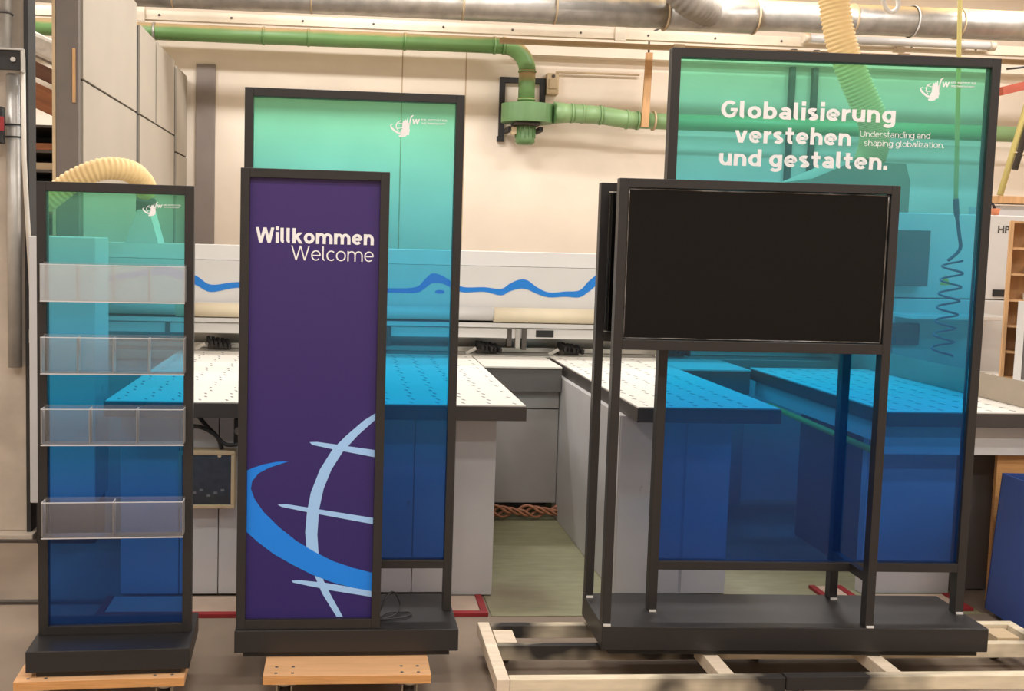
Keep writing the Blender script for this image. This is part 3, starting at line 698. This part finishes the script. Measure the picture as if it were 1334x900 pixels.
# ================================================================== left end of the saw, column, rack
LH = thing('saw_end_housing', 'light grey end housing of the panel saw behind the brochure stand', 'machine', (-1.40, 5.0, 0))
MB().box((-.16, 0, .22), (.165, .28, 1.57), .006).build('body', 'machine_grey', LH)
MB().box((-.14, .04, .0), (.15, .26, .22)).build('plinth', 'cable_black', LH)
SB((-1.82, 5.97, 1.2), (-1.6, 6.5, 1.52), .004).build('end_box', 'machine_grey', SAW)
SH = thing('suction_hood', 'pale tapered hood on the saw beam under the ribbed suction hose', 'hood', (-1.40, 5.0, 0))
MB().prism([(.08, 1.5385), (.28, 1.5385), (.225, 1.74), (.155, 1.74)], 'xz', 1.04, 1.25).build('hood', 'machine_white', SH)
MB().tube([(.19, 1.12, 1.735), (.195, 1.10, 1.80)], .06, 16).build('hose_collar', 'gap_dark', SH)
hz = MB(); P = smooth_path([(-2.02, 5.72, 1.55), (-1.84, 5.72, 1.68), (-1.68, 5.72, 1.77), (-1.54, 5.72, 1.88), (-1.38, 5.74, 1.955), (-1.25, 5.84, 1.955), (-1.20, 5.98, 1.90), (-1.205, 6.09, 1.86)], 26)
hz.tube(P, [.058+(0, .006, .009, .006)[i % 4] for i in range(len(P))], 16)
tag(hz.build('suction_hose', 'beige_hose'), 'beige ribbed suction hose arching over the brochure stand', 'hose')

CP = struct(MB().box((-2.15, 5.14, .035), (-1.615, 5.235, ZC), .006).build('wall_pillar', 'concrete'))
tag(MB().tube([(-1.70, 5.09, 2.48), (-1.70, 5.09, 4.95)], .038, 18).build('steel_pipe', 'galvanised_clean'), 'galvanised steel pipe fixed to the concrete pillar above the bracket', 'pipe')
tag(MB().tube([(-1.66, 5.10, .9), (-1.66, 5.10, 2.37)], .034, 18).build('steel_pipe', 'galvanised_clean'), 'galvanised steel pipe fixed to the concrete pillar below the bracket', 'pipe')
tag(MB().box((-1.6145, 5.12, .036), (-1.592, 5.236, ZC-.01)).build('dark_channel', 'gap_dark'), 'dark steel channel running up the concrete pillar edge', 'channel')
BR = thing('steel_bracket', 'steel angle bracket with bolts clamped on the pillar pipe', 'bracket', (-1.68, 5.03, 2.43))
MB().box((-.14, 0, -.05), (.085, .012, .052), .003).build('plate', 'gap_dark', BR)
MB().box((-.14, -.012, .045), (.092, .03, .055), .002).build('flange', 'galvanised_clean', BR)
MB().box((.082, -.012, -.06), (.092, .03, .045), .002).build('flange', 'galvanised_clean', BR)
for x in (-.07, .045): MB().tube([(x, -.012, 0), (x, .002, 0)], .013, 6).build('bolt', 'galvanised_clean', BR)
for i, z in enumerate((2.06, 2.12, 2.66)):
    MB().tube(ring_path((-1.70 if z > 2.4 else -1.66, 5.09 if z > 2.4 else 5.10, z), .042 if z > 2.4 else .038, (0, 0, 1), 16), .004, 5, cap=False).build('pipe_clip', 'gap_dark', CP)
CN = thing('pillar_conduit', 'thin white cable conduit leaning along the pillar beside the brochure stand', 'conduit', (-1.585, 5.06, 0))
MB().tube([(-.015, 0, 2.45), (-.012, 0, 1.95), (.03, 0, 1.10)], .012, 8).build('tube', 'cable_white', CN)
MB().box((.012, -.02, 1.03), (.05, .02, 1.10), .003).build('socket', 'cable_white', CN)
MB().tube(smooth_path([(.03, 0, 1.03), (.02, 0, .93), (.0, 0, .88), (.03, -.01, .80), (.10, -.01, .78)]), .006, 6).build('lead', 'cable_black', CN)
RD = thing('hose_reel', 'black hanger with red handle hooked on the pillar pipe', 'hanger', (-1.73, 5.02, 2.10))
MB().box((-.05, -.01, -.08), (.045, .04, .10), .006).build('body', 'black_plastic', RD)
MB().box((.02, -.016, -.02), (.055, -.01, .05), .003).build('handle', 'red_paint', RD)

# tall cupboards receding to the back wall
XC = -1.75
def cupboard(label, y0, y1, top, seam, split=None, dx=0):
    t = thing('tall_cupboard', label, 'cupboard', (XC+dx, y0, 0), 0, 'tall beige cupboards along the side')
    L = y1-y0
    MB().box((-.146, 0, 0), (-.02, L, top-.01)).build('carcass', 'gap_dark', t)
    cols = [(0.0, L)] if not split else [(0, split-.004), (split+.004, L)]
    for a, b in cols: MB().box((-.02, a+.05, seam+.008), (0, b-(.05 if b == L else 0), top), .002).build('upper_panel', 'cupboard', t)
    MB().box((-.02, .05, .02), (0, L-.05, seam-.008), .002).build('lower_panel', 'cupboard', t)
cupboard('tall beige cupboard panel behind the dark grey end post', 6.72, 8.50, 3.50, 2.607)
cupboard('tall beige cupboard panel with a split upper door', 8.54, 10.33, 3.36, 2.607, .74)
cupboard('short deep beige cupboard panel touching the cream back wall', 10.37, 11.13, 3.33, 2.45)
PO = thing('end_post', 'dark grey steel post with a strip of wood at the cupboard end', 'post', (-1.825, 6.66, 0))
MB().box((-.073, 0, 0), (.073, .05, 4.1), .003).build('post', 'cupboard_edge', PO)
MB().box((-.095, -.004, 0), (-.074, .05, 4.1)).build('flange', 'rail_tan', PO)
MB().box((.035, -.01, 2.44), (.055, 0, 2.79), .002).build('wood_strip', 'raw_wood', PO)
gb = tag(MB().box((-.105, -.03, 0), (.105, 0, 3.48), .003).build('leaning_board', 'grey_board'), 'tall grey board standing against the cream wall', 'board')
gb.location = (-1.553, YW-.005, 0)

RK = thing('timber_rack', 'steel timber rack between the pillar and the end post', 'rack', (-2.3, 7.3, 0))
for x in (-.8, .28):
    MB().box((x, 0, 0), (x+.05, .05, 2.38)).build('upright', 'galvanised_clean', RK)
    MB().box((x, .8, 0), (x+.05, .85, 2.38)).build('upright', 'galvanised_clean', RK)
MB().box((-.8, .82, .6), (.33, .835, 2.37)).build('back_panel', 'gap_dark', RK)
LV = [(1.10, 1), (1.30, 2), (1.50, 1), (1.70, 2), (1.88, 2), (2.02, 3), (2.16, 2), (2.34, 0)]
kinds = ['sawn board', 'wide plank', 'short plank']
for i, (z, n) in enumerate(LV):
    MB().box((-.8, .01, z), (.28, .84, z+.018)).build('shelf_arm', 'steel_dark', RK)
names = ['lowest shelf', 'second shelf', 'third shelf', 'fourth shelf', 'fifth shelf', 'sixth shelf', 'topmost loaded shelf', 'top shelf']
for i, (z, n) in enumerate(LV):
    for k in range(n):
        m = ['rust_wood', 'dark_wood', 'rail_tan'][(i+k) % 3]
        b = tag(MB().box((-.52, 0, 0), (.34, .12, .05), .003).build('timber_board', m), '%s timber board on the %s of the steel rack' % (['reddish', 'dark brown', 'pale tan'][(i+k) % 3], names[i]), 'board', 'timber in the rack')
        b.location = (-2.45+.03*k, 7.32+.17*k, z+.019); 
for i, (y, z, m, l) in enumerate(((7.36, 2.64, 'rust_wood', 'reddish lower sloping plank on top of the steel rack'), (7.40, 2.79, 'dark_wood', 'dark upper sloping plank on top of the steel rack'))):
    b = tag(MB().box((-.5, 0, -.05-(.07 if i == 0 else 0)), (.5, .2, .05), .003).build('sloping_plank', m), l, 'plank'); b.location = (-2.46, y, z+.07); b.rotation_euler = (0, math.radians(24), 0)
wr = tag(MB().box((-.6, 0, -.08), (.52, .4, .08), .03).build('wrapped_bundle', 'wrap_white'), 'white plastic wrapped bundle sloping on top of the rack', 'bundle')
wr.location = (-2.48, 7.42, 3.05); wr.rotation_euler = (0, math.radians(24), 0)

# ================================================================== ducts and fittings on the back wall
GD = thing('green_duct', 'dusty green extraction duct with elbow coming down to the blower', 'duct', (0, 10.8, 3.745))
def gp(x, z): return (x, 0, z-3.745)
MB().tube([gp(-5.9, 3.745), gp(1.70, 3.745)], .088, 24).build('pipe', 'green_duct', GD)
el = [gp(1.70+.27*math.sin(a*math.pi/2/8), 3.745-.27*(1-math.cos(a*math.pi/2/8))) for a in range(9)]
MB().tube(el, .092, 24).build('elbow', 'green_duct', GD)
MB().tube([gp(1.97, 3.475), gp(1.97, 3.142)], .091, 24).build('pipe', 'green_duct', GD)
for x in (-2.05, -.9, -.42, .62, 1.60, 1.70):
    MB().tube([gp(x-.012, 3.745), gp(x+.012, 3.745)], .096, 24).build('collar', 'galvanised_clean' if x < -2 else 'green_duct', GD)
for z in (3.475, 3.17): MB().tube([gp(1.97, z-.01), gp(1.97, z+.01)], .1, 24).build('collar', 'green_duct', GD)
BL = thing('blower', 'green extraction blower with motor hanging on the cream wall', 'blower', (1.97, 10.8, 3.02))
pts = [(-.285+.0, 0.0)]
vol = [(.26*math.cos(a)*(1.0+.10*(a-math.pi/2)/math.pi)*1.0, .24*math.sin(a)) for a in [math.pi/2+k*math.pi/14 for k in range(22)]] + [(.30, -.17), (.30, .07), (.2, .2)]
MB().prism(vol, 'xy', -.1, .1).build('volute', 'green_body', BL)
MB().tube([(0, 0, .1), (0, 0, .12)], .13, 20).build('inlet_flange', 'green_body', BL)
MB().box((-.14, -.14, -.14), (.14, .14, -.101), .01).build('motor_plate', 'steel_dark', BL)
mo = MB().tube([(0, 0, -.13), (0, 0, -.27), (0, 0, -.31), (0, 0, -.335)], [.10, .105, .11, .08], 20).build('motor', 'green_body', BL)
for k in range(14):
    a = k*2*math.pi/14
    MB().obox((.107*math.cos(a), .107*math.sin(a), -.2), (.016, .006, .13), ('Z', a)).build('cooling_fin', 'green_body', mo)
MB().box((-.16, -.05, -.23), (-.105, .05, -.15), .004).build('terminal_box', 'box_beige', mo)
OP = thing('outlet_duct', 'pale green outlet duct bending away right of the blower', 'duct', (1.97, 10.75, 3.035))
MB().tube([(.30, 0, 0), (.50, 0, .0)], [.12, .1], 20).build('reducer', 'green_pale', OP)
MB().tube([(.50, 0, .0), (.72, 0, -.005), (.82, 0, -.01)], .1, 20).build('pipe', 'green_pale', OP)
MB().tube([(.80, 0, -.005), (1.1, 0, -.045), (1.22, 0, -.052)], .098, 20).build('pipe', 'green_pale', OP)
MB().tube([(1.20, 0, -.052), (6.6, 0, -.062)], .088, 20).build('pipe', 'green_pale', OP)
for x, z in ((.5, 0), (.62, -.002), (.82, -.01), (1.12, -.046), (1.24, -.05), (1.42, -.05)):
    MB().tube([(x-.01, 0, z), (x+.01, 0, z)], .108, 20).build('collar', 'green_pale' if x < 1.4 else 'rail_tan', OP)
for x in (-.17, .17): MB().box((x-.025, -.02, -.19), (x+.025, .289, -.142), .002).build('support_arm', 'gap_dark', BL)
BF = thing('blower_bracket', 'black steel wall bracket holding the blower', 'bracket', (1.98, YW-.06, 3.1))
for a, b in (((-.26, 0, -.30), (-.20, .055, .36)), ((.20, 0, -.1), (.26, .055, .36)), ((-.20, 0, .30), (.20, .055, .36))):
    MB().box(a, b, .002).build('bar', 'gap_dark', BF)
MB().box((-.275, .0, -.36), (-.195, .05, -.301), .004).build('foot', 'gap_dark', BF)
WS = thing('switch_box', 'small dusty electrical box beside the blower bracket', 'electrical box', (2.315, YW-.1, 3.28))
MB().box((-.07, 0, 0), (.065, .098, .235), .006).build('housing', 'box_beige', WS)
MB().box((-.05, -.012, .06), (.045, 0, .17), .004).build('cover', 'rail_tan', WS)
MB().tube([(0, -.01, .20), (0, 0, .20)], .02, 10).build('knob', 'steel_dark', WS)
MB().tube([(.04, .05, .23), (.04, .05, .255), (1.0, .05, .26)], .012, 8).build('conduit', 'rail_tan', WS)
HB = thing('hanger_plank', 'upright wooden plank hanging from a rod around the outlet duct', 'plank', (3.27, 10.62, 2.90))
MB().prism([(-.05, 0), (.03, 0), (.045, .8), (-.03, .8)], 'xz', 0, .03).build('plank', 'raw_wood', HB)
MB().tube([(0, .015, .8), (0, .015, 1.0), (.25, .015, 1.15)], .012, 8).build('rod', 'steel_dark', HB)

SD = thing('silver_duct', 'large galvanised spiral duct running along under the ceiling', 'duct', (0, 9.6, 3.88))
MB().tube([(-5.9, 0, -.005), (3.1, 0, -.005)], .142, 28).build('pipe', 'galvanised', SD)
MB().tube([(3.1, 0, 0), (4.0, 0, .0)], .16, 28).build('pipe', 'galvanised', SD)
MB().tube([(4.0, 0, .02), (9.4, 0, .03)], .145, 28).build('pipe', 'galvanised', SD)
for x in (-1.65, -.35, 1.1, 2.0, 3.1, 4.0, 5.0, 5.62, 6.1):
    MB().tube([(x-.008, 0, .024 if x > 4.1 else 0), (x+.008, 0, .024 if x > 4.1 else 0)], .166 if 3 < x < 4.1 else .150 if x < 3 else .154, 28).build('band', 'rail_tan', SD)
MB().tube([(5.62-.008, 0, .025), (5.62+.008, 0, .025)], .158, 28).build('band', 'white_pad', SD)
P = [(3.05, -.30, .75), (3.07, -.32, .35), (3.12, -.32, .14), (3.25, -.30, .04), (3.42, -.18, .02), (3.50, -.06, .01)]
P = smooth_path(P, 16); MB().tube(P, [.135+(0, .008, .014, .008)[i % 4] for i in range(len(P))], 22).build('flexible_branch', 'grey_hose', SD, label='grey flexible branch hose')

def rail(name, label, y, z, h, x0, x1, m, holes=True):
    t = thing(name, label, 'rail', ((x0+x1)/2, y, z)); L = (x1-x0)/2
    MB().box((-L, 0, -h/2), (L, .06, h/2), .003).build('channel', m, t)
    MB().box((-L, -.012, -h/2), (L, .002, -h/2+.012), .002).build('lower_lip', m, t)
    if holes:
        x = -L+.4
        while x < L:
            MB().tube([(x, -.006, .0), (x, .002, .0)], .012, 8).build('bolt', 'steel_dark', t); x += .72
    for x in (-L*.5, L*.15, L*.55): MB().box((x-.06, -.02, -h*.7), (x+.06, .02, h*.7), .004).build('joint_box', 'rail_cream', t)
    return t
rail('cable_channel', 'cream cable channel running below the silver duct', 10.25, 3.80, .10, -5.9, 9.3, 'rail_cream')
rail('lower_channel', 'thin tan support rail below the cream cable channel', 10.4, 3.72, .05, 1.6, 9.3, 'rail_tan', False)
LT = thing('white_tube', 'white tube clipped below the silver duct by the yellow cord', 'tube', (5.75, 10.15, 3.82))
MB().tube([(-.95, 0, 0), (1.1, 0, 0)], .042, 16).build('tube', 'machine_white', LT)
for x in (-.6, .1, .8): MB().box((x-.015, 0, -.05), (x+.015, .079, .05), .003).build('clip', 'rail_cream', LT)
for x in (-.95, 1.1): MB().tube([(x-.03, 0, 0), (x+.03, 0, 0)], .052, 16).build('end_cap', 'rail_cream', LT)

bh = MB(); P = smooth_path([(3.44, 7.0, 4.3), (3.47, 7.0, 3.7), (3.50, 7.0, 3.42), (3.58, 7.0, 3.1), (3.72, 7.0, 2.8), (3.85, 7.0, 2.55), (3.87, 7.0, 2.38), (3.84, 7.0, 2.255)], 44)
bh.tube(P, [.095+(0, .008, .013, .008)[i % 4] for i in range(len(P))], 20)
tag(bh.build('extraction_hose', 'beige_hose'), 'thick beige ribbed hose hanging down behind the media stand', 'hose')
hd = tag(MB().prism([(3.26, 0), (4.0, 0), (4.0, 2.1), (3.96, 2.225), (3.58, 2.232), (3.28, 2.10)], 'xz', 6.72, 7.25).build('dust_hood', 'hood_beige'), 'dull beige dust collector hood under the thick beige hose', 'hood')
yc = thing('hanging_air_line', 'yellow cord with dark coiled air hose hanging beside the white cabinet', 'air hose', (3.15, 4.9, 0))
MB().tube([(-.04, 0, 4.95), (-.03, 0, 2.9), (.02, 0, 1.87)], .011, 8).build('cord', 'yellow_cord', yc)
MB().tube(smooth_path([(.02, 0, 1.88), (.03, 0, 1.80), (.05, 0, 1.70), (.06, 0, 1.62), (.0, 0, 1.56)]), [.014]*7+[.009]*18, 8).build('coupling', 'dark_hose', yc)
MB().tube([(.03-.03*(k/150)+.05*math.cos(k*.29), .05*math.sin(k*.29), 1.56-.5*(k/150)) for k in range(151)], .006, 6).build('coil', 'dark_hose', yc)
hk = tag(MB().tube(smooth_path([(3.86, 7.0, 4.0), (3.87, 7, 3.5), (3.89, 7, 3.38), (3.94, 7, 3.34), (3.99, 7, 3.38), (3.97, 7, 3.48), (3.92, 7, 3.62), (3.9, 7, 4.0)]), .016, 8).build('cable_loop', 'white_pad'), 'white cable loop hanging before the silver duct', 'cable')
# far right corner
rb = tag(MB().obox((0, 0, 0), (3.25, .08, .08), ('Y', -.26)).build('red_strut', 'red_beam'), 'red sloping steel strut on the far right', 'strut'); rb.location = (7.9, 9.2, 3.60)
st = thing('diagonal_pole', 'cream pole with a dark tube strapped to it leaning on the far right', 'pole', (6.54, 9.4, 2.17))
MB().tube([(0, 0, .028), (.67, 0, 2.80)], .03, 10).build('pole', 'yellow_cord', st)
MB().tube([(.10, -.05, .28), (.71, -.05, 2.80)], .03, 10).build('dark_tube', 'steel_dark', st)
for k in (.25, .5): MB().tube(ring_path((.05+.42*k, -.02, 1.75*k), .055, (.42, 0, 1.75), 12), .006, 5, cap=False).build('strap', 'rail_tan', st)
wl = tag(MB().box((0, 0, 0), (1.6, .2, .075), .003).build('wood_ledge', 'raw_wood'), 'raw wood ledge on the far right above the white cabinet', 'ledge'); wl.location = (6.55, 9.45, 2.12)
gx = tag(MB().box((0, 0, 0), (1.4, .5, 2.1), .004).build('grey_locker', 'machine_grey'), 'grey locker below the raw wood ledge', 'locker'); gx.location = (6.62, 9.5, 0)

tag(MB().tube(smooth_path([(6.45, 9.3, 3.42), (6.7, 9.3, 3.46), (7.4, 9.3, 3.62), (9.49, 9.3, 3.9)]), .012, 6).build('loose_cable', 'cable_black'), 'thin dark cable above the red strut', 'cable')
